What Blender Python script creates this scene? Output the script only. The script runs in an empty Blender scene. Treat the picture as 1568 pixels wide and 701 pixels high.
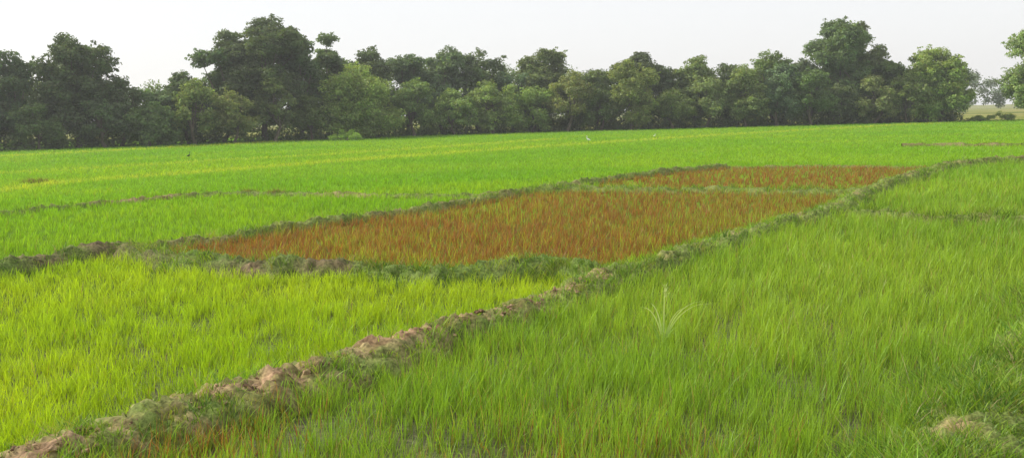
import bpy, math, bmesh
import numpy as np
from mathutils import Vector, Matrix
rng=np.random.default_rng(7)
sc=bpy.context.scene

# ---------------------------------------------------------------- noise
def _h(ix,iy,iz,seed):
    n=(ix.astype(np.int64)*374761393+iy.astype(np.int64)*668265263+iz.astype(np.int64)*2147483647+seed*1274126177)&0xffffffff
    n=((n^(n>>13))*1274126177)&0xffffffff
    n=(n^(n>>16))&0xffffffff
    return n/4294967295.0
def vnoise(x,y,seed=0,z=None):
    x=np.asarray(x,float);y=np.asarray(y,float)
    z=np.zeros_like(x) if z is None else z
    ix=np.floor(x);iy=np.floor(y);iz=np.floor(z)
    fx=x-ix;fy=y-iy;fz=z-iz
    fx=fx*fx*(3-2*fx);fy=fy*fy*(3-2*fy);fz=fz*fz*(3-2*fz)
    r=0
    for a in (0,1):
        for b in (0,1):
            for c in (0,1):
                w=(fx if a else 1-fx)*(fy if b else 1-fy)*(fz if c else 1-fz)
                r=r+w*_h(ix+a,iy+b,iz+c,seed)
    return r
def fbm(x,y,seed=0,oct=3,z=None):
    s=0;a=.5;t=0
    for o in range(oct):
        s=s+a*vnoise(x*2**o+17.3*o,y*2**o-9.1*o,seed+o,None if z is None else z*2**o);t+=a;a*=.5
    return s/t

# ---------------------------------------------------------------- mesh accumulator
class Acc:
    def __init__(s): s.v=[];s.c=[];s.f=[];s.m=[];s.n=0
    def add(s,v,faces,col,mat=0):
        v=np.asarray(v,np.float32)
        s.v.append(v); c=np.asarray(col,np.float32)
        if c.ndim==1: c=np.tile(c,(len(v),1))
        s.c.append(c)
        for F in faces:
            F=np.asarray(F,np.int32)
            if len(F): s.f.append(F+s.n); s.m.append(mat)
        s.n+=len(v)
    def obj(s,name,mats,parent=None,smooth=False):
        me=bpy.data.meshes.new(name)
        V=np.concatenate(s.v);C=np.concatenate(s.c)
        C4=np.ones((len(C),4),np.float32);C4[:,:3]=C
        me.vertices.add(len(V));me.vertices.foreach_set("co",V.ravel())
        loops=np.concatenate([F.ravel() for F in s.f])
        cnt=np.concatenate([np.full(len(F),F.shape[1],np.int32) for F in s.f])
        mi=np.concatenate([np.full(len(F),m,np.int32) for F,m in zip(s.f,s.m)])
        st=np.concatenate([[0],np.cumsum(cnt)[:-1]]).astype(np.int32)
        me.loops.add(len(loops));me.loops.foreach_set("vertex_index",loops.astype(np.int32))
        me.polygons.add(len(cnt));me.polygons.foreach_set("loop_start",st)
        me.polygons.foreach_set("material_index",mi)
        me.polygons.foreach_set("use_smooth",np.full(len(cnt),smooth))
        a=me.attributes.new("Col",'FLOAT_COLOR','POINT');a.data.foreach_set("color",C4.ravel())
        me.update(calc_edges=True)
        for m in mats: me.materials.append(m)
        o=bpy.data.objects.new(name,me);sc.collection.objects.link(o)
        if parent: o.parent=parent
        return o

def blades(acc,x,y,z,h,w,lx,ly,phi,c0,c1,S=3,droop=None,mat=0):
    N=len(x)
    if N==0: return
    droop=np.zeros(N) if droop is None else droop
    cx=np.cos(phi)*w*.5;cy=np.sin(phi)*w*.5
    V=[];C=[]
    for k in range(S):
        t=k/S
        wf=(0.75+0.5*t)*(1-t**2.2)
        px=x+lx*t**1.7;py=y+ly*t**1.7;pz=z+h*(t-droop*t**3)
        for sg in(-1,1):
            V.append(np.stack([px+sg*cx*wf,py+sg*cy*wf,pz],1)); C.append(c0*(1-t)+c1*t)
    V.append(np.stack([x+lx,y+ly,z+h*(1-droop)],1));C.append(c1)
    K=2*S+1
    V=np.stack(V,1).reshape(-1,3);C=np.stack(C,1).reshape(-1,3)
    b=(np.arange(N)*K)[:,None]
    q=[b+np.array([2*k,2*k+1,2*k+3,2*k+2]) for k in range(S-1)]
    tr=b+np.array([2*(S-1),2*(S-1)+1,2*S])
    acc.add(V,[np.concatenate(q),tr] if q else [tr],C,mat)

# ---------------------------------------------------------------- layout in metres
A=[(-6.5,2.4),(-4.9,4.4),(-4.17,5.72),(-3.93,6.25),(-3.6,6.9),(-3.11,7.71),(-2.64,8.43),(-2.15,9.05),(-1.63,9.69),(-1.18,10.37),(-.66,11.19),(-.06,11.98),(.55,12.89),(1.41,14.52),(2.27,15.74),(3.46,17.49),(5.44,20.54),(7.55,23.26),(10.46,28.69),(13.66,33.8),(17.83,40.17),(20.96,42.77),(26,45),(36,47.5)]
B=[(-14,12),(-9.8,15.6),(-8.95,17.01),(-8.4,18.33),(-7.82,19.36),(-6.57,18.01),(-5.19,17.03),(-3.99,16.3),(-3.06,16.01),(-2.4,15.91),(-1.5,15.42),(-.26,15.43),(.68,15.6),(1.34,14.78)]
B2=[(-7.82,19.36),(-7.03,20.04),(-5.68,22.16),(-4.28,24.33),(-2.37,26.74),(.37,31.94),(3.09,36.34),(5.86,40.44),(9.63,44.2)]
B3=[(9.63,44.2),(14.27,43.1),(18.03,40.6)]
C=[(.37,32.1),(2.56,32.74),(4.55,31.45),(6.56,31.06),(8.25,29.66),(10.29,28.76)]
Cr=[(7.46,22.95),(8.69,22.97),(9.03,21.94),(9.91,21.3),(11.46,20.5),(14.5,19)]
D=[(-19,22),(-16.07,27.3),(-15.14,29.03),(-13.37,31.77),(-11.67,34.25),(-10.47,34.8),(-7.56,34.2),(-4.85,32.75),(-1.73,31.48),(.37,31.95)]
E1=[(-24,30),(-21.4,38.3),(-20.5,45.2),(-16.4,51.3),(-11.2,60.2),(-3.85,71.5),(6.76,85.8),(21.9,103.9),(41.2,124.7),(60,143)]
E2=[(-60,72),(-47.6,86.6),(-39.1,101.8),(-27.8,127)]
E3=[(-44,46),(-30.2,54.7),(-24.9,59.6),(-19.35,67.7),(-14.3,71.8),(4.7,103.6)]
Gb=[(25.3,63.7),(27.9,63),(29.9,61.1),(32.7,60.2),(45,57)]
Fb=[(10.5,17.5),(7.4,12.86),(5.79,10.5),(4.46,8.67),(3.65,7.53),(2.97,6.51),(2.4,5.6),(1.6,4.0)]
brown1=[(-7.1,19.2),(-5.68,21.9),(-4.28,24.1),(-2.37,26.5),(.37,31.6),(2.56,32.4),(4.55,31.1),(6.56,30.8),(8.25,29.4),(9.8,28.5),(7.3,24),(5.2,21.2),(3.0,18.2),(2,16.6),(1.1,15.9),(.68,16.1),(-.26,15.9),(-1.5,15.9),(-3,16.4),(-4,16.8),(-5.2,17.6),(-6.3,18.6)]
brown2=[(2.9,33.2),(3.2,36),(5.86,40.1),(9.63,43.8),(14.27,42.8),(17.6,40.2),(13.4,33.9),(10.3,29.3),(8.3,30.1),(6.6,31.5),(4.6,31.9)]
leftpad=B+A[:14][::-1]+[(-9,0),(-20,0)]
rightpad=A+[(60,48),(60,0),(0,-3),(-5.5,0)]
def smooth_line(P,ds):
    P=[np.array(q,float) for q in P]
    out=[]
    Q=[2*P[0]-P[1]]+P+[2*P[-1]-P[-2]]
    for i in range(1,len(Q)-2):
        n=max(2,int(np.linalg.norm(Q[i+1]-Q[i])/ds))
        for k in range(n):
            t=k/n
            out.append(.5*((2*Q[i])+(-Q[i-1]+Q[i+1])*t+(2*Q[i-1]-5*Q[i]+4*Q[i+1]-Q[i+2])*t*t+(-Q[i-1]+3*Q[i]-3*Q[i+1]+Q[i+2])*t**3))
    out.append(P[-1]);return np.array(out)
def inpoly(x,y,poly):
    r=np.zeros(len(x),bool);n=len(poly)
    for i in range(n):
        x1,y1=poly[i];x2,y2=poly[(i+1)%n]
        if y1==y2: continue
        c=((y1>y)!=(y2>y))&(x<(x2-x1)*(y-y1)/(y2-y1)+x1);r^=c
    return r
def dline(x,y,P):
    d=np.full(len(x),1e9)
    for i in range(len(P)-1):
        a=np.array(P[i]);b=np.array(P[i+1]);ab=b-a;L=ab@ab
        t=np.clip(((x-a[0])*ab[0]+(y-a[1])*ab[1])/L,0,1)
        d=np.minimum(d,np.hypot(x-a[0]-t*ab[0],y-a[1]-t*ab[1]))
    return d
EX=[-90,-60,-45,-33,-20,-12,0,35,60,85,120];EY=[96,108,118,127,136,144,151,154,157,161,165]
def edgeY(x): return np.interp(x,EX,EY)

# ---------------------------------------------------------------- materials
def newmat(n):
    m=bpy.data.materials.new(n);m.use_nodes=True;nt=m.node_tree;nt.nodes.clear();return m,nt
def leafmat(name,trans=.4,tcol=(1.25,1.15,.5),gloss=.06,rough=.4):
    m,nt=newmat(name);N=nt.nodes;L=nt.links
    at=N.new('ShaderNodeAttribute');at.attribute_name='Col'
    d=N.new('ShaderNodeBsdfDiffuse');t=N.new('ShaderNodeBsdfTranslucent');gl=N.new('ShaderNodeBsdfGlossy')
    gl.inputs['Roughness'].default_value=rough
    gl.inputs['Color'].default_value=(.9,.95,.85,1)
    mul=N.new('ShaderNodeMix');mul.data_type='RGBA';mul.blend_type='MULTIPLY';mul.inputs[0].default_value=1
    mul.inputs[7].default_value=(*tcol,1)
    L.new(at.outputs['Color'],d.inputs['Color']);L.new(at.outputs['Color'],mul.inputs[6]);L.new(mul.outputs[2],t.inputs['Color'])
    m1=N.new('ShaderNodeMixShader');m1.inputs[0].default_value=trans
    m2=N.new('ShaderNodeMixShader');m2.inputs[0].default_value=gloss
    L.new(d.outputs[0],m1.inputs[1]);L.new(t.outputs[0],m1.inputs[2]);L.new(m1.outputs[0],m2.inputs[1]);L.new(gl.outputs[0],m2.inputs[2])
    o=N.new('ShaderNodeOutputMaterial');L.new(m2.outputs[0],o.inputs[0]);return m
def solid(name,rough=.9,bump=0,scale=40,var=.3):
    m,nt=newmat(name);N=nt.nodes;L=nt.links
    at=N.new('ShaderNodeAttribute');at.attribute_name='Col'
    b=N.new('ShaderNodeBsdfPrincipled');b.inputs['Roughness'].default_value=rough;b.inputs['Specular IOR Level'].default_value=.15
    tc=N.new('ShaderNodeTexCoord');nz=N.new('ShaderNodeTexNoise');nz.inputs['Scale'].default_value=scale;nz.inputs['Detail'].default_value=6
    L.new(tc.outputs['Object'],nz.inputs['Vector'])
    mr=N.new('ShaderNodeMapRange');mr.inputs['From Min'].default_value=.3;mr.inputs['From Max'].default_value=.7;mr.inputs['To Min'].default_value=1-var;mr.inputs['To Max'].default_value=1+var
    L.new(nz.outputs['Fac'],mr.inputs['Value'])
    vm=N.new('ShaderNodeVectorMath');vm.operation='SCALE';L.new(at.outputs['Color'],vm.inputs[0]);L.new(mr.outputs[0],vm.inputs['Scale'])
    L.new(vm.outputs[0],b.inputs['Base Color'])
    if bump:
        bp=N.new('ShaderNodeBump');bp.inputs['Strength'].default_value=bump;bp.inputs['Distance'].default_value=.02
        L.new(nz.outputs['Fac'],bp.inputs['Height']);L.new(bp.outputs[0],b.inputs['Normal'])
    o=N.new('ShaderNodeOutputMaterial');L.new(b.outputs[0],o.inputs[0]);return m
M_rice=leafmat('rice_blade',.5,(1.3,1.2,.45),.02,.45)
M_weed=leafmat('weed_blade',.42,(1.3,1.2,.45),.02,.45)
M_leaf=leafmat('tree_leaf',.38,(1.3,1.25,.5),.02,.5)
M_bark=solid('bark',.95,.4,8,.35)
M_soil=solid('bund_soil',.95,1.0,22,.5)
M_feather=solid('feather',.8,0,60,.05)

def ground_mat():
    m,nt=newmat('paddy_mud');N=nt.nodes;L=nt.links
    tc=N.new('ShaderNodeTexCoord')
    n1=N.new('ShaderNodeTexNoise');n1.inputs['Scale'].default_value=1.3;n1.inputs['Detail'].default_value=8
    n2=N.new('ShaderNodeTexNoise');n2.inputs['Scale'].default_value=14;n2.inputs['Detail'].default_value=8
    n3=N.new('ShaderNodeTexNoise');n3.inputs['Scale'].default_value=.03;n3.inputs['Detail'].default_value=6
    for n in(n1,n2,n3): L.new(tc.outputs['Object'],n.inputs['Vector'])
    def ramp(c0,c1,a=.35,b=.7):
        r=N.new('ShaderNodeValToRGB');r.color_ramp.elements[0].position=a;r.color_ramp.elements[0].color=(*c0,1);r.color_ramp.elements[1].position=b;r.color_ramp.elements[1].color=(*c1,1);return r
    r2=ramp((.04,.044,.016),(.13,.125,.05));rg=ramp((.10,.22,.015),(.16,.30,.025));r3=ramp((.12,.17,.03),(.28,.25,.09),.35,.65)
    L.new(n2.outputs['Fac'],r2.inputs[0]);L.new(n2.outputs['Fac'],rg.inputs[0]);L.new(n3.outputs['Fac'],r3.inputs[0])
    sp=N.new('ShaderNodeSeparateXYZ');L.new(tc.outputs['Object'],sp.inputs[0])
    m0=N.new('ShaderNodeMapRange');m0.inputs['From Min'].default_value=10;m0.inputs['From Max'].default_value=34
    L.new(sp.outputs['Y'],m0.inputs['Value'])
    mg=N.new('ShaderNodeMix');mg.data_type='RGBA';L.new(m0.outputs[0],mg.inputs[0]);L.new(r2.outputs[0],mg.inputs[6]);L.new(rg.outputs[0],mg.inputs[7])
    mr=N.new('ShaderNodeMapRange');mr.inputs['From Min'].default_value=155;mr.inputs['From Max'].default_value=170
    L.new(sp.outputs['Y'],mr.inputs['Value'])
    mx=N.new('ShaderNodeMix');mx.data_type='RGBA';L.new(mr.outputs[0],mx.inputs[0]);L.new(mg.outputs[2],mx.inputs[6]);L.new(r3.outputs[0],mx.inputs[7])
    b=N.new('ShaderNodeBsdfPrincipled');L.new(mx.outputs[2],b.inputs['Base Color'])
    rr=N.new('ShaderNodeMapRange');rr.inputs['From Min'].default_value=.42;rr.inputs['From Max'].default_value=.58;rr.inputs['To Min'].default_value=.4;rr.inputs['To Max'].default_value=.9
    L.new(n1.outputs['Fac'],rr.inputs['Value']);L.new(rr.outputs[0],b.inputs['Roughness'])
    sp2=N.new('ShaderNodeMapRange');sp2.inputs['From Min'].default_value=9;sp2.inputs['From Max'].default_value=14;sp2.inputs['To Min'].default_value=.25;sp2.inputs['To Max'].default_value=0
    L.new(sp.outputs['Y'],sp2.inputs['Value']);L.new(sp2.outputs[0],b.inputs['Specular IOR Level'])
    bp=N.new('ShaderNodeBump');bp.inputs['Strength'].default_value=.8;bp.inputs['Distance'].default_value=.05
    L.new(n2.outputs['Fac'],bp.inputs['Height']);L.new(bp.outputs[0],b.inputs['Normal'])
    o=N.new('ShaderNodeOutputMaterial');L.new(b.outputs[0],o.inputs[0]);return m
me=bpy.data.meshes.new('ground');bm=bmesh.new()
R=4000
vs=[bm.verts.new(q) for q in((-R,-R,0),(R,-R,0),(R,R,0),(-R,R,0))];bm.faces.new(vs);bm.to_mesh(me);bm.free()
me.materials.append(ground_mat());go=bpy.data.objects.new('ground',me);sc.collection.objects.link(go)

# ---------------------------------------------------------------- bunds
GREENS=np.array([(.18,.33,.03),(.25,.42,.035),(.12,.25,.03),(.32,.47,.05),(.33,.36,.09)])
def bund(name,P,W,Hh,ds,grass,soilcol=((.14,.082,.045),(.34,.225,.135)),ghmax=.22,seed=1,dens=1.0,soilamp=1.0,tint=1.0):
    L=smooth_line(P,ds);T=np.gradient(L,axis=0);T/=np.linalg.norm(T,axis=1)[:,None];Nn=np.stack([T[:,1],-T[:,0]],1)
    J=21;s=np.linspace(-1,1,J)
    wv=W*(.70+.6*fbm(L[:,0]*.9,L[:,1]*.9,seed+5))
    X=L[:,0:1]+Nn[:,0:1]*s*wv[:,None];Y=L[:,1:2]+Nn[:,1:2]*s*wv[:,None]
    X=X+(fbm(X*4,Y*4,seed+9)-.5)*.18*soilamp;Y=Y+(fbm(X*4,Y*4,seed+12)-.5)*.18*soilamp
    prof=(1-np.abs(s)**2.1)[None,:]
    hv=Hh*(.65+.7*fbm(L[:,0]*1.1,L[:,1]*1.1,seed+2))[:,None]
    cl=(fbm(X*6,Y*6,seed,4)-.5)
    cl2=np.abs(fbm(X*12,Y*12,seed+3,3)-.5)
    Z=prof*hv+ (cl*.22-cl2*.28+.04)*soilamp*(prof**.5) -.03
    V=np.stack([X,Y,Z],2).reshape(-1,3)
    n=len(L);i=np.arange(n-1)[:,None]*J+np.arange(J-1)[None,:];i=i.ravel()
    F=np.stack([i,i+1,i+J+1,i+J],1)
    k=np.clip(fbm(V[:,0]*7,V[:,1]*7,seed+20,3)*2.4-.7,0,1)[:,None]
    col=np.array(soilcol[0])*(1-k)+np.array(soilcol[1])*k
    gm=grass(V[:,0],V[:,1])[:,None]
    col=col*(1-.75*gm)+np.array((.11,.19,.03))*(.75*gm)
    a=Acc();a.add(V,[F],col);o=a.obj(name,[M_soil],smooth=True)
    seg=np.linalg.norm(np.diff(L,axis=0),axis=1)
    ga=Acc()
    d=np.hypot(L[:,0],L[:,1])
    wbl=.005+.00025*d
    nd=np.minimum(dens*110/(wbl*np.maximum(d,6)),3400)*W*2.3
    segn=(nd[:-1]*seg);cdf=np.cumsum(segn)
    tot=int(cdf[-1]/4)
    idx=np.searchsorted(cdf,rng.random(tot)*cdf[-1]);idx=np.clip(idx,0,n-2)
    tt=rng.random(tot);ss=rng.uniform(-1.25,1.25,tot)
    bx=L[idx,0]+(L[idx+1,0]-L[idx,0])*tt+Nn[idx,0]*ss*wv[idx];by=L[idx,1]+(L[idx+1,1]-L[idx,1])*tt+Nn[idx,1]*ss*wv[idx]
    keep=rng.random(tot)<grass(bx,by);bx,by,ss,idx=bx[keep],by[keep],ss[keep],idx[keep]
    rep=4
    hmul=np.repeat(np.clip(-.1+2.0*fbm(bx*2.2,by*2.2,seed+31,2),.25,2),rep)
    cn=np.repeat(fbm(bx*.9,by*.9,seed+41),rep)
    tuftc=np.repeat(np.clip((fbm(bx*2.5,by*2.5,seed+51)*6.5-1+rng.normal(0,.7,len(bx))).astype(int),0,4),rep)
    bx,by,ss,idx=[np.repeat(q,rep) for q in(bx,by,ss,idx)]
    m=len(bx);bx=bx+rng.normal(0,.03,m);by=by+rng.normal(0,.03,m)
    dd=np.hypot(bx,by)
    pz=np.maximum(np.clip(1-np.abs(ss)**2.1,0,1)*hv[idx,0]-.04,0)
    ang=rng.uniform(0,6.28,m);hh=ghmax*hmul*rng.uniform(.4,1.1,m);ln=hh*rng.uniform(.2,1.1,m)
    side=Nn[idx]*np.sign(ss)[:,None]
    lx=np.cos(ang)*ln+side[:,0]*hh*.35*np.abs(ss);ly=np.sin(ang)*ln+side[:,1]*hh*.35*np.abs(ss)
    c1=GREENS[tuftc]*(.6+.9*cn)[:,None]*rng.uniform(.75,1.25,(m,1))*tint
    dry=rng.random(m)<.06
    c1[dry]=np.array((.36,.30,.15))
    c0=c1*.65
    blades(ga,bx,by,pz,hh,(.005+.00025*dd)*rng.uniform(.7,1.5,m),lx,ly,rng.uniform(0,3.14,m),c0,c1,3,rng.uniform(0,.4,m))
    ga.obj('bund_grass',[M_weed],parent=o)
    return o
def clods(P,W,Hh,t0,t1,num,parent,seed):
    L=smooth_line(P,.1);T=np.gradient(L,axis=0);T/=np.linalg.norm(T,axis=1)[:,None];Nn=np.stack([T[:,1],-T[:,0]],1)
    bm=bmesh.new();bmesh.ops.create_icosphere(bm,subdivisions=2,radius=1);bv=np.array([v.co[:] for v in bm.verts]);bf=np.array([[v.index for v in f.verts] for f in bm.faces]);bm.free()
    a=Acc();sel=np.where((L[:,1]>=t0)&(L[:,1]<=t1))[0]
    for i in range(num):
        j=rng.choice(sel);s=np.clip(rng.normal(0,.45),-1.1,1.1)
        r=.008+.03*rng.random()**3
        c=L[j]+Nn[j]*s*W+rng.normal(0,.03,2);z=max(0,(1-abs(s)**2.1)*Hh*.95)
        o=rng.uniform(0,50,3);v=bv*(.5+1.0*vnoise(bv[:,0]*2+o[0],bv[:,1]*2+o[1],seed,bv[:,2]*2+o[2]))[:,None]
        v=v*np.array([1,rng.uniform(.6,1.2),rng.uniform(.4,.8)])*r
        an=rng.uniform(0,6.28);ca,sa=math.cos(an),math.sin(an);v=np.stack([v[:,0]*ca-v[:,1]*sa,v[:,0]*sa+v[:,1]*ca,v[:,2]],1)
        k=rng.random();col=np.array((.14,.085,.047))*(1-k)+np.array((.34,.23,.14))*k
        a.add(v+np.array([c[0],c[1],z]),[bf],col)
    a.obj('soil_clods',[M_soil],parent=parent)

def gA(x,y):
    base=np.interp(y,[4,8,11,12.8,15,18,60],[.20,.24,.30,.45,.9,1,1])
    n=fbm(x*2.3,y*2.3,77,3)
    side=(x-np.interp(y,[q[1] for q in A],[q[0] for q in A]))
    return np.clip(base+(n-.5)*2.2+np.where(side>.16,.45,0)+np.where(side<-.26,.35,0),.03,1)
oA=bund('earth_bund',A,.46,.29,.04,gA,seed=3,ghmax=.17)
clods(A,.40,.29,4,14.5,600,oA,5)
def gB(x,y):
    n=fbm(x*1.3,y*1.3,97,3)
    return np.clip(np.where(x<-2.6,.5,1.0)+(n-.5)*2.0,.1,1)
oB=bund('earth_bund',B,.42,.30,.06,gB,soilcol=((.07,.045,.028),(.19,.13,.08)),seed=13,ghmax=.21,tint=.8)
gfull=lambda x,y: np.clip(1.0+(fbm(x*1.2,y*1.2,57,3)-.5)*1.3,.35,1)
bund('earth_bund',B2,.28,.24,.1,gfull,seed=23,ghmax=.19,tint=.9)
bund('earth_bund',B3,.2,.10,.1,gfull,seed=24,ghmax=.12,tint=1.2)
bund('earth_bund',C,.40,.22,.12,gfull,seed=33,ghmax=.30,tint=1.0)
bund('earth_bund',Cr,.36,.22,.12,gfull,seed=43,ghmax=.30,tint=.75)
bund('earth_bund',D,.22,.16,.15,lambda x,y:np.clip(.85+(fbm(x*.4,y*.4,7,2)-.5)*2,.2,1),seed=53,ghmax=.22,tint=.9)
bund('earth_bund',Gb,.25,.18,.3,lambda x,y:np.clip(.6+(fbm(x*.5,y*.5,7,2)-.5)*2,.1,1),seed=73,ghmax=.2,tint=.8)
oF=bund('earth_bund',Fb,.60,.18,.05,lambda x,y:np.clip(1.05+(fbm(x*1.2,y*1.2,58,3)-.5)*.9-.85*np.exp(-((x-3.3)**2+(y-7.2)**2)/.035),.1,1),seed=63,ghmax=.24,dens=1.1,tint=.95)
ALLB=[(A,.34),(B,.28),(B2,.22),(B3,.15),(C,.26),(Cr,.26),(D,.15),(Gb,.15),(Fb,.4)]

for (hx,hy,hr) in [(-22,45.8,.35),(-8.2,34.5,.2),(-9.3,34.8,.14),(29.9,61.4,.35),(26.5,63.5,.25)]:
    m=int(500*hr+80);q=rng.normal(0,hr*.6,(m,2));ga=Acc();an=rng.uniform(0,6.28,m);rr=np.hypot(q[:,0],q[:,1])/hr
    hh=rng.uniform(.10,.33,m)*np.clip(1.2-rr*.4,.3,1)
    blades(ga,hx+q[:,0]*2.2,hy+q[:,1]*.6,np.zeros(m),hh,np.full(m,.03),np.cos(an)*hh*.7,np.sin(an)*hh*.7,an,np.tile((.16,.14,.05),(m,1)),np.array((.26,.21,.09))*rng.uniform(.5,1.2,(m,1)),2)
    ga.obj('dead_straw_heap',[M_weed])

# ---------------------------------------------------------------- rice
edges=np.concatenate([[5.0],5.0*1.04**np.arange(1,94)]);edges=edges[edges<200]
XX=[]
def WD(d): return np.interp(d,[5,10,20,40,160],[.0050,.0060,.0088,.0150,.052])
for d0,d1 in zip(edges[:-1],edges[1:]):
    dm=(d0+d1)/2;w=WD(dm)
    n=min(3600,np.interp(dm,[6,10,15,40,150],[115,115,120,80,50])/(dm*w))
    tuft=5 if dm<40 else 3
    ar=math.radians(74)*dm*(d1-d0);k=int(ar*n/tuft)
    dd=np.sqrt(rng.uniform(d0*d0,d1*d1,k));th=rng.uniform(-math.radians(37),math.radians(37),k)
    XX.append(np.stack([dd*np.sin(th),dd*np.cos(th),np.full(k,tuft)],1))
T=np.concatenate(XX);x,y,tn=T[:,0],T[:,1],T[:,2].astype(int)
ok=y<edgeY(x)
for P,hw in ALLB: ok&=dline(x,y,P)>hw
x,y,tn=x[ok],y[ok],tn[ok]
cls=np.zeros(len(x),int)
cls[inpoly(x,y,rightpad)]=1
cls[inpoly(x,y,leftpad)]=2
cls[inpoly(x,y,brown1)]=3
cls[inpoly(x,y,brown2)]=4
nb=fbm(x*.35,y*.35,201,3);nf=fbm(x*2.8,y*2.8,211,3)
dens=np.clip(.78+(nf-.5)*2.3,.22,1)
def blob(cx,cy,r): return np.exp(-((x-cx)**2+(y-cy)**2)/(r*r))
wet=np.clip(blob(-1.41,8.98,.35)+blob(-.88,7.5,.45)+blob(-1.7,8.0,.5)+blob(-.3,7.0,.45)+blob(-2.6,7.6,.7)*.7+blob(-.3,9.6,.4)*.4+blob(.9,6.6,.5)*.5,0,1)
dens=np.where(cls==1,dens*(1-.68*wet)*np.interp(np.hypot(x,y),[6,8,11,14],[.65,.75,.95,1]),dens)
dens=np.where(cls>=3,np.maximum(dens,.8),dens)
dens=np.where(cls==0,np.maximum(dens,.6),dens)
stripd=np.minimum(np.minimum(dline(x,y,E1),dline(x,y,E2)),dline(x,y,E3)+.4)
keep=rng.random(len(x))<dens
x,y,tn,cls,nb,nf,wet,stripd=[q[keep] for q in(x,y,tn,cls,nb,nf,wet,stripd)]
tid=np.repeat(np.arange(len(x)),tn)
X0,Y0=x[tid],y[tid];m=len(tid)
dist=np.hypot(X0,Y0);CL=cls[tid];NB=nb[tid];NF=nf[tid];WET=wet[tid];SD=stripd[tid]
sp=np.where(dist<40,.018,.06)
ox,oy=rng.normal(0,1,m)*sp,rng.normal(0,1,m)*sp
thh=np.repeat(rng.uniform(.65,1.2,len(x)),tn);tcol=np.repeat(rng.uniform(.72,1.25,len(x)),tn)
big=fbm(X0*.12,Y0*.12,301,3)
h=np.select([CL==1,CL==2,CL==3,CL==4],[.34,.25,.28,.28],.24)*thh*rng.uniform(.45,1.15,m)*(.75+.5*NF)
h*=np.where(CL==1,1-.25*WET,1)
w=WD(dist)*rng.uniform(.7,1.4,m)
ang=rng.uniform(0,6.28,m);ln=h*rng.uniform(.03,.6,m)*rng.random(m)**.5
lx=np.cos(ang)*ln+ox*2+h*.06;ly=np.sin(ang)*ln+oy*2
j=rng.uniform(.78,1.22,(m,1))
def mixc(a,b,t): return np.array(a)*(1-t[:,None])+np.array(b)*t[:,None]
t=np.clip((NB-.5)*2.2+.5,0,1);tb=np.clip((big-.5)*3+.5,0,1)
colR=mixc((.235,.44,.038),(.33,.53,.050),t)
colL=mixc((.34,.56,.020),(.44,.63,.028),t)
colF=mixc((.22,.48,.018),(.31,.55,.024),tb)
col=np.where((CL==1)[:,None],colR,np.where((CL==2)[:,None],colL,colF))
par=_h(np.floor((X0*.7-Y0*.55)/17+.6*big),np.floor((Y0*.8+X0*.5)/23),np.zeros(m),5)
col=np.where((CL==0)[:,None],col*np.stack([.9+.22*par,.95+.08*par,np.ones(m)],1),col)
yl=np.clip(1.3-SD/(.3+.018*dist),0,1)*(CL==0)*.95;col=col*(1-yl[:,None])+np.array((.56,.68,.06))*yl[:,None]
dry=rng.random(m)<np.where(CL==1,.05,.012);col[dry]=np.array((.40,.34,.12))
brownp=np.select([CL==3,CL==4],[np.clip(.85+(NB-.5)*.5-.25*(NF-.5)-.14*np.clip((X0-1)/4,0,1)*(Y0<24),0,1),np.full(m,.95)],0)
lowleft=np.exp(-((X0+2.9)**2+(Y0-7.5)**2)/.9)*(CL==1);brownp=np.maximum(brownp,lowleft*.7)
lt=np.exp(-((X0-.5)**2+(Y0-6.4)**2)/1.5)*(CL==1)*.2;brownp=np.maximum(brownp,lt)
isb=rng.random(m)<brownp
bc=mixc((.27,.115,.038),(.43,.235,.075),rng.random(m)**1.2)
col[isb]=bc[isb]
inb=(CL>=3)
col[inb&~isb]=mixc((.29,.42,.04),(.42,.50,.06),rng.random(m))[inb&~isb]
h=np.where(inb&isb,h*.85,h);h=np.where(inb&~isb,h*1.12,h)
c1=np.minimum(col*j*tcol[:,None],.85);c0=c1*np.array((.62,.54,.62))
phi=rng.uniform(0,3.14,m)
dr=rng.uniform(0,.15,m)
names={0:'rice_field',1:'rice_paddy',2:'rice_paddy',3:'browned_rice_paddy',4:'browned_rice_paddy'}
for k in range(5):
    a=Acc()
    for near in(True,False):
        s=(CL==k)&((dist<20)==near)
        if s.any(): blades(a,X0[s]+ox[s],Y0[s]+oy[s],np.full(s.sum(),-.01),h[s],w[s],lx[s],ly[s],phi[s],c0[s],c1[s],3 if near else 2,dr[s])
    if a.n: a.obj(names[k],[M_rice])

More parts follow.
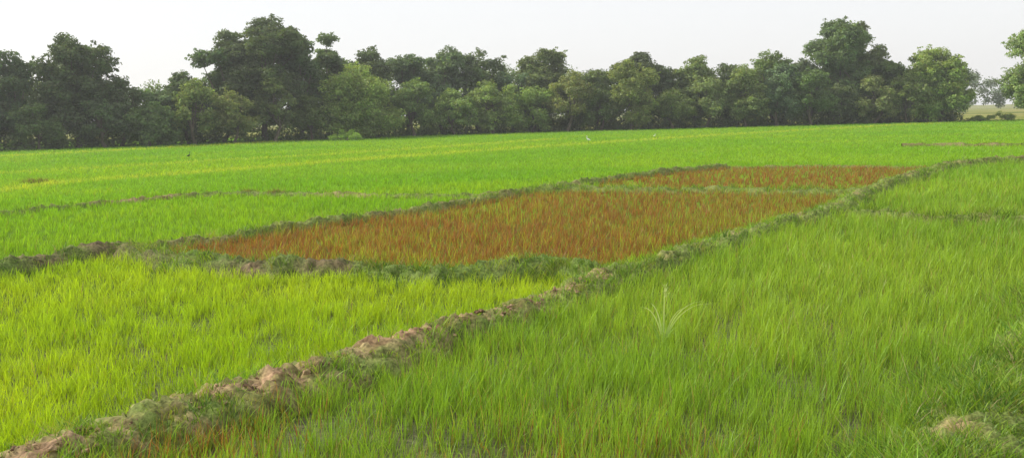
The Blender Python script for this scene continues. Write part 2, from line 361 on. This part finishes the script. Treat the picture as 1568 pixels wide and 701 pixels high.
def sedge(px,py):
    a=Acc();N=24;an=rng.uniform(0,6.28,N);hh=rng.uniform(.3,.45,N);o=np.array
    blades(a,px+rng.normal(0,.015,N),py+rng.normal(0,.015,N),np.zeros(N),hh,np.full(N,.011),np.cos(an)*hh*.5,np.sin(an)*hh*.5,an+1.57,np.tile((.2,.34,.06),(N,1)),np.tile((.28,.44,.10),(N,1)),5,rng.uniform(.1,.5,N))
    for(dx,dy,h_,dr_)in((.02,0,.76,.02),(-.14,.03,.80,.32),(-.27,-.03,.84,.40),(.26,-.05,.76,.34),(.50,.05,.90,.40),(.60,.0,.90,.42)):
        for q in range(2):
            blades(a,o([px]),o([py+.01*q]),o([0.]),o([h_-.02*q]),o([.018]),o([dx*(1-.06*q)]),o([dy]),o([1.57*q/2]),o([(.35,.5,.16)]),o([(.68,.76,.44)]),10,o([dr_]))
    for(sx,sz)in((.02,.73),(.03,.66)):
        K=22;aa=rng.uniform(0,6.28,K);l=rng.uniform(.02,.05,K)
        blades(a,px+sx+rng.normal(0,.01,K),py+rng.normal(0,.01,K),sz-rng.uniform(0,.10,K),l*1.2,np.full(K,.006),np.cos(aa)*l,np.sin(aa)*l,aa+1.57,np.tile((.4,.48,.2),(K,1)),np.tile((.6,.66,.36),(K,1)),2)
    a.obj('seeding_sedge_plant',[M_weed])
sedge(1.62,10.5)

# ---------------------------------------------------------------- trees
def tube(acc,P,Rr,col,mat=0,sides=7):
    P=np.array(P,float);n=len(P);T=np.gradient(P,axis=0);T/=np.linalg.norm(T,axis=1)[:,None]+1e-9
    up=np.array([.3,.9,.1]);Uu=np.cross(T,up);Uu/=np.linalg.norm(Uu,axis=1)[:,None]+1e-9;W=np.cross(T,Uu)
    a=np.linspace(0,2*np.pi,sides,endpoint=False)
    V=(P[:,None]+np.array(Rr)[:,None,None]*(Uu[:,None]*np.cos(a)[None,:,None]+W[:,None]*np.sin(a)[None,:,None])).reshape(-1,3)
    i=np.arange(n-1)[:,None]*sides;k=np.arange(sides)[None,:];k2=(k+1)%sides
    F=np.stack([(i+k).ravel(),(i+k2).ravel(),(i+sides+k2).ravel(),(i+sides+k).ravel()],1)
    acc.add(V,[F],col,mat)
def leaves(acc,cl,col,size,per,mat=1,flat=.45,cvar=(.7,1.35)):
    cl=np.array(cl);n=len(cl);id=np.repeat(np.arange(n),np.maximum(8,(per*(cl[:,3]/1.0)**2)).astype(int));m=len(id)
    d=rng.normal(0,1,(m,3));d[:,2]=d[:,2]*.9+.35;d/=np.linalg.norm(d,axis=1)[:,None]
    rad=rng.uniform(.35,1.15,m)**.7
    lump=.6+.8*fbm(d[:,0]*2+id*3.1,d[:,1]*2+id*1.7,5,2,d[:,2]*2)
    P=cl[id,:3]+d*np.stack([cl[id,3],cl[id,3],cl[id,4]],1)*(rad*lump)[:,None]
    nrm=d*.9+rng.normal(0,.6,(m,3));nrm[:,2]+=flat;nrm/=np.linalg.norm(nrm,axis=1)[:,None]
    r=rng.normal(0,1,(m,3));u=np.cross(nrm,r);u/=np.linalg.norm(u,axis=1)[:,None];v=np.cross(nrm,u)
    s=size*rng.uniform(.6,1.35,m)[:,None]
    V=np.stack([P-u*s*.5,P-v*s*.28,P+u*s*.5,P+v*s*.28],1).reshape(-1,3)
    V[:,2]=np.maximum(V[:,2],.02)
    F=(np.arange(m)*4)[:,None]+np.arange(4)
    cc=np.array(col)*(rng.uniform(*cvar,(n,1))[id])*rng.uniform(.8,1.2,(m,1))*(1+rng.normal(0,.06,(m,3)))
    acc.add(V,[F],np.repeat(np.clip(cc,.005,1),4,axis=0),mat)
BARK=(.14,.115,.085)
def tree(x,y,Ht,R,col,style='round',name='broadleaf_tree',low=.10,per=120,size=.37):
    a=Acc();cl=[]
    base=np.array([x,y,0.]);th=Ht*(.30 if style=='umbrella' else .22)
    lean=rng.normal(0,.05*Ht,2);fork=np.array([x+lean[0],y+lean[1],th]);r0=.022*Ht+.05
    tube(a,[base+[0,0,-.3],base+[0,0,.25],base*.5+fork*.5+np.append(rng.normal(0,.1,2),0),fork],[r0*1.5,r0*1.1,r0*.85,r0*.75],BARK)
    lobes=[];ns=int(np.clip(3+R*.7,4,8));ph=rng.uniform(0,6.28)
    lobes.append((x+rng.normal(0,.14)*R,y,Ht,R*rng.uniform(.42,.54)))
    for i in range(ns):
        an=ph+i*6.283/ns+rng.uniform(-.35,.35);q=rng.uniform(.40,.68)
        lobes.append((x+math.cos(an)*q*R,y+math.sin(an)*q*R,Ht*(1-rng.uniform(.03,.32)),R*rng.uniform(.30,.46)))
    nrt=ns+1
    for i in range(ns+1):
        an=ph+i*6.283/(ns+1)+rng.uniform(-.4,.4);q=rng.uniform(.5,.75)
        lobes.append((x+math.cos(an)*q*R,y+math.sin(an)*q*R,Ht*rng.uniform(.40,.66),R*rng.uniform(.32,.44)))
    if Ht>9:
        for zt in (.80,.60,.42): lobes.append((x+rng.normal(0,.15)*R,y+rng.normal(0,.15)*R,Ht*zt,R*rng.uniform(.5,.62)))
    for (sx,sy,tz,sr) in lobes:
        hz=min(sr*(.68 if style=='umbrella' else .95)*rng.uniform(.8,1.2),(tz-low*Ht)*.5)
        nc=int(7+sr*sr*(2.4+.5*hz))
        for i in range(nc):
            d=rng.normal(0,1,3);d[2]=d[2]*.9+.3;d/=np.linalg.norm(d);q=rng.uniform(.5,1)
            rc=rng.uniform(.16,.30)*sr+.32
            cl.append((sx+d[0]*(sr-rc*.5)*q,sy+d[1]*(sr-rc*.5)*q,tz-hz+d[2]*(hz-rc*.3)*q,rc,rc*(.55 if style=='umbrella' else .7)))
    n=len(cl)
    for i in range(int(n*.7)):
        b=cl[rng.integers(0,n)];rr=rng.uniform(.2,.45);an=rng.uniform(0,6.28)
        cl.append((b[0]+math.cos(an)*b[3]*1.2,b[1]+math.sin(an)*b[3]*1.2,b[2]+rng.uniform(-.6,1.5)*b[4],rr,rr*.7))
    for (sx,sy,tz,sr) in lobes[:nrt]:
        e=np.array([sx,sy,tz-sr*.6]);mid=fork*.5+e*.5+rng.normal(0,.3,3);rr=r0*rng.uniform(.35,.55)
        tube(a,[fork-[0,0,.3],fork*.8+mid*.2,mid,e],[rr,rr*.85,rr*.55,.03],BARK,sides=5)
        for k in range(4):
            c2=np.array(cl[rng.integers(0,n)][:3])
            if np.linalg.norm(c2-mid)<R*.8: tube(a,[mid,mid*.5+c2*.5+rng.normal(0,.15,3),c2],[rr*.5,rr*.35,.02],BARK,sides=4)
    leaves(a,cl,np.array(col)*rng.uniform(.82,1.18)*np.array([rng.uniform(.92,1.12),1,rng.uniform(.9,1.1)]),size,per)
    return a.obj(name,[M_bark,M_leaf])
DK=(.108,.160,.066);MD=(.155,.225,.070);LT=(.225,.310,.080);OL=(.210,.265,.085);BL=(.130,.190,.085)
U='umbrella';O='round'
TR=[(-75,110,11,5.5,DK,O),(-68,109,10.2,5.5,DK,O),(-60.5,112,10.8,5.0,DK,O),(-56.3,113,11.2,3.8,DK,O),(-50.6,116,13.3,5.2,DK,O),(-46.3,118,8.6,3.0,DK,O),
(-43,121,7.0,3.2,BL,O),(-40.3,124,9.3,3.2,DK,O),(-37,128,12.3,3.8,DK,O),(-32.2,130,16.2,6.6,DK,U),(-28.3,134,13.6,3.8,DK,O),(-25.0,138,14.4,3.8,DK,U),(-20.3,143,13,4.6,DK,O),(-15,148,12.2,4.2,BL,U),(-10.2,150,13.2,4.6,BL,O),(-4.6,152,12.8,4.6,DK,O),(.6,154,9.6,3.4,BL,O),
(5.4,156,13,5.2,MD,U),(10,157,9.4,3.2,MD,O),(13.5,155,9.6,3.9,MD,O),(21.3,156,12,4.6,DK,U),(29.5,157,11.6,4.2,MD,O),(25.5,158,9.6,3.6,BL,O),(35.5,158,10.2,4,BL,O),(42,157,11.8,4.4,MD,O),(53.0,161,17.0,6.6,MD,O),(57.8,163,16.6,4.8,MD,O),(48,160,10.6,4.2,DK,O),(61.5,160,10.4,4,MD,O),(67,157,12,6.0,LT,O),(72.5,162,9,3.5,BL,O),(81.5,150,14.6,6,LT,O),(92,152,13,6,MD,O)]
for t in TR: tree(*t)
FR=[(-66,106,6.5,3.8,DK),(-60,106,7,3.4,DK),(-53,110,5.4,3.2,MD),(-47,113,6.3,3.2,DK),(-42.5,117,5.4,3.2,MD),(-38.5,119,7.8,3.4,OL),(-34,122.5,6.4,3.2,OL),(-30,125,8.4,3.0,MD),(-26,128,6,3,MD),(-20.6,131,10,6.0,LT),(-13.5,138,8,3.8,MD),(-8,143,6.8,3.6,LT),(-2.5,145.5,7.8,4.4,OL),(3.5,148,7.0,4.0,LT),(8.8,149,9,4.0,OL),(14,150,7,3.8,MD),(18.5,150,10.6,4.2,LT),(25,151.5,6.4,3.6,MD),(30.5,152,8.4,4.2,OL),(36.5,152,9.5,4.3,OL),(41.5,152.5,10,4.0,BL),(46.5,153,8.6,4.0,MD),(52,154.5,6.6,3.6,DK),(57.5,155,8,3.9,OL),(62,154.5,7.6,3.4,MD),(67.5,154,8.5,4.4,LT)]
for t in FR: tree(t[0],t[1]+rng.uniform(-.5,2),*t[2:],O,name='understorey_tree',low=.0,per=125,size=.33)
a=Acc();cl=[]
for X in np.arange(-95,73,.6):
    Y=np.interp(X,EX,EY)
    top=np.interp(X,[-95,-60,-46,-42,-36,-30,-20,0,20,50,68,72],[9,9,6.5,5.5,9,11,10.5,9.5,8.8,8.8,7,4])+rng.normal(0,.5)
    for k in range(7):
        z=rng.uniform(.4,top);r=rng.uniform(.9,1.7);cl.append((X+rng.normal(0,.6),Y+7+rng.uniform(0,9),z,r,r*.8))
    for k in range(3):
        r=rng.uniform(.35,1.2);cl.append((X+rng.normal(0,.5),Y+rng.uniform(-.8,3),rng.uniform(.1,1.8)*rng.random(),r,r*.8))
leaves(a,cl,(.12,.175,.06),.36,70,mat=0,cvar=(.6,1.6));a.obj('background_thicket',[M_leaf])
a=Acc();cl=[]
for i in range(420):
    X=rng.uniform(80,330);top=9+4*float(vnoise(np.array([X*.12]),np.array([0.]),4)[0])
    r=rng.uniform(1.2,2.6);cl.append((X,270+rng.uniform(0,14)+X*.1,rng.uniform(.5,top-1),r,r*.8))
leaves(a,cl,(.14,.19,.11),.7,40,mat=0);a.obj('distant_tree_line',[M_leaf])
def shrub(x,y,W,Ht,col,name='shrub'):
    a=Acc();cl=[]
    for i in range(26):
        q=rng.uniform(-1,1,2);z=max(.1,(1-np.hypot(*q)*.6)*Ht*.7)
        r=rng.uniform(.3,.5);cl.append((x+q[0]*W*.42,y+q[1]*W*.35,max(z*rng.uniform(.4,1),.15),r,r*.7))
    for i in range(6): 
        c=cl[i];tube(a,[(x,y,-.05),((x+c[0])/2,(y+c[1])/2,c[2]*.4),c[:3]],[.05,.03,.015],BARK,sides=5)
    leaves(a,cl,col,.16,700);a.obj(name,[M_bark,M_leaf])
shrub(-20.3,122,4.4,2.3,(.24,.38,.06));shrub(77.5,156,4.5,2.2,LT);shrub(73,154,3,1.3,LT)

# ---------------------------------------------------------------- birds
def bird(x,y,col,bill,s=1.,face=1,name='egret'):
    a=Acc()
    P=[(-.26,0,.33),(-.20,0,.36),(-.1,0,.40),(0,0,.44),(.08,0,.48),(.13,0,.54),(.13,0,.62),(.10,0,.69),(.11,0,.75),(.15,0,.785),(.19,0,.785),(.215,0,.78)]
    Rr=[.01,.035,.07,.085,.07,.04,.028,.022,.024,.032,.026,.012]
    P=np.array(P)*s;P[:,0]*=face
    tube(a,P+[x,y,0],np.array(Rr)*s,col,0,10)
    b=np.array([(.205,0,.783),(.25,0,.775),(.31,0,.76)])*s;b[:,0]*=face;tube(a,b+[x,y,0],np.array([.012,.008,.002])*s,bill,0,6)
    for sy in(-.03,.03):
        l=np.array([(-.01,sy,.38),(.02,sy,.22),(0,sy,.0)])*s;l[:,0]*=face;tube(a,l+[x,y,0],np.array([.018,.010,.009])*s,(.03,.03,.03),0,6)
        for tx,ty in((.08,0),(.06,.03),(.06,-.03),(-.03,0)):
            l=np.array([(0,sy,.012),(tx,sy+ty,.006)])*s;l[:,0]*=face;tube(a,l+[x,y,0],np.array([.008,.004])*s,(.03,.03,.03),0,5)
        w=np.array([(.06,sy*2.2,.45),(-.05,sy*2.6,.42),(-.18,sy*1.8,.36),(-.28,sy*.8,.32)])*s;w[:,0]*=face;tube(a,w+[x,y,0],np.array([.02,.05,.035,.006])*s,col,0,8)
    a.obj(name,[M_feather],smooth=True)
bird(6.86,86.5,(.8,.8,.78),(.6,.4,.1),.85,-1)
bird(14.8,101,(.8,.8,.78),(.6,.4,.1),.5,1)
bird(-23.3,71.5,(.05,.045,.04),(.1,.09,.05),.65,1,'pond_heron')

# ---------------------------------------------------------------- humid air over the fields (real scattering volume)
bm=bmesh.new();bmesh.ops.create_cube(bm,size=1);me=bpy.data.meshes.new('haze');bm.to_mesh(me);bm.free()
for v in me.vertices: v.co=Vector((v.co.x*1600,v.co.y*900+350,(v.co.z+.5)*45-1))
m,nt=newmat('humid_air');vs_=nt.nodes.new('ShaderNodeVolumeScatter');vs_.inputs['Color'].default_value=(.95,.98,1,1);vs_.inputs['Density'].default_value=.00050;vs_.inputs['Anisotropy'].default_value=.35
mo=nt.nodes.new('ShaderNodeOutputMaterial');nt.links.new(vs_.outputs[0],mo.inputs['Volume']);me.materials.append(m)
ho=bpy.data.objects.new('haze',me);sc.collection.objects.link(ho)

# ---------------------------------------------------------------- light
el=math.radians(38);az=math.radians(-76)
sd=Vector((math.sin(az)*math.cos(el),math.cos(az)*math.cos(el),math.sin(el)))
sl=bpy.data.lights.new('sun','SUN');sl.energy=5.0;sl.angle=math.radians(.6);sl.color=(1,.95,.83)
so=bpy.data.objects.new('sun',sl);so.rotation_euler=sd.to_track_quat('Z','Y').to_euler();sc.collection.objects.link(so)
w=bpy.data.worlds.new('World');sc.world=w;w.use_nodes=True;nt=w.node_tree;nt.nodes.clear()
sk=nt.nodes.new('ShaderNodeTexSky');sk.sky_type='NISHITA';sk.sun_disc=False;sk.sun_elevation=el;sk.sun_rotation=az;sk.air_density=1.0;sk.dust_density=2;sk.ozone_density=1
hz=nt.nodes.new('ShaderNodeMix');hz.data_type='RGBA';hz.inputs[0].default_value=.78;hz.inputs[7].default_value=(9.4,9.4,9.5,1)
bg=nt.nodes.new('ShaderNodeBackground');bg.inputs['Strength'].default_value=.12;ow=nt.nodes.new('ShaderNodeOutputWorld')
nt.links.new(sk.outputs[0],hz.inputs[6]);nt.links.new(hz.outputs[2],bg.inputs['Color']);nt.links.new(bg.outputs[0],ow.inputs[0])
sc.view_settings.view_transform='Standard';sc.view_settings.look='None';sc.view_settings.exposure=0

# ---------------------------------------------------------------- camera
cd=bpy.data.cameras.new('camera');cd.sensor_width=36;cd.lens=36*1506/1568;cd.clip_end=6000;cd.clip_start=.1
co=bpy.data.objects.new('camera',cd);sc.collection.objects.link(co);sc.camera=co
p=math.radians(6.57);r=math.radians(1.35)
fw=Vector((0,math.cos(p),-math.sin(p)));up=Vector((0,math.sin(p),math.cos(p)));rt=Vector((1,0,0))
r2=rt*math.cos(r)-up*math.sin(r);u2=rt*math.sin(r)+up*math.cos(r)
M=Matrix((r2,u2,-fw)).transposed().to_4x4();M.translation=Vector((0,0,2.6));co.matrix_world=M
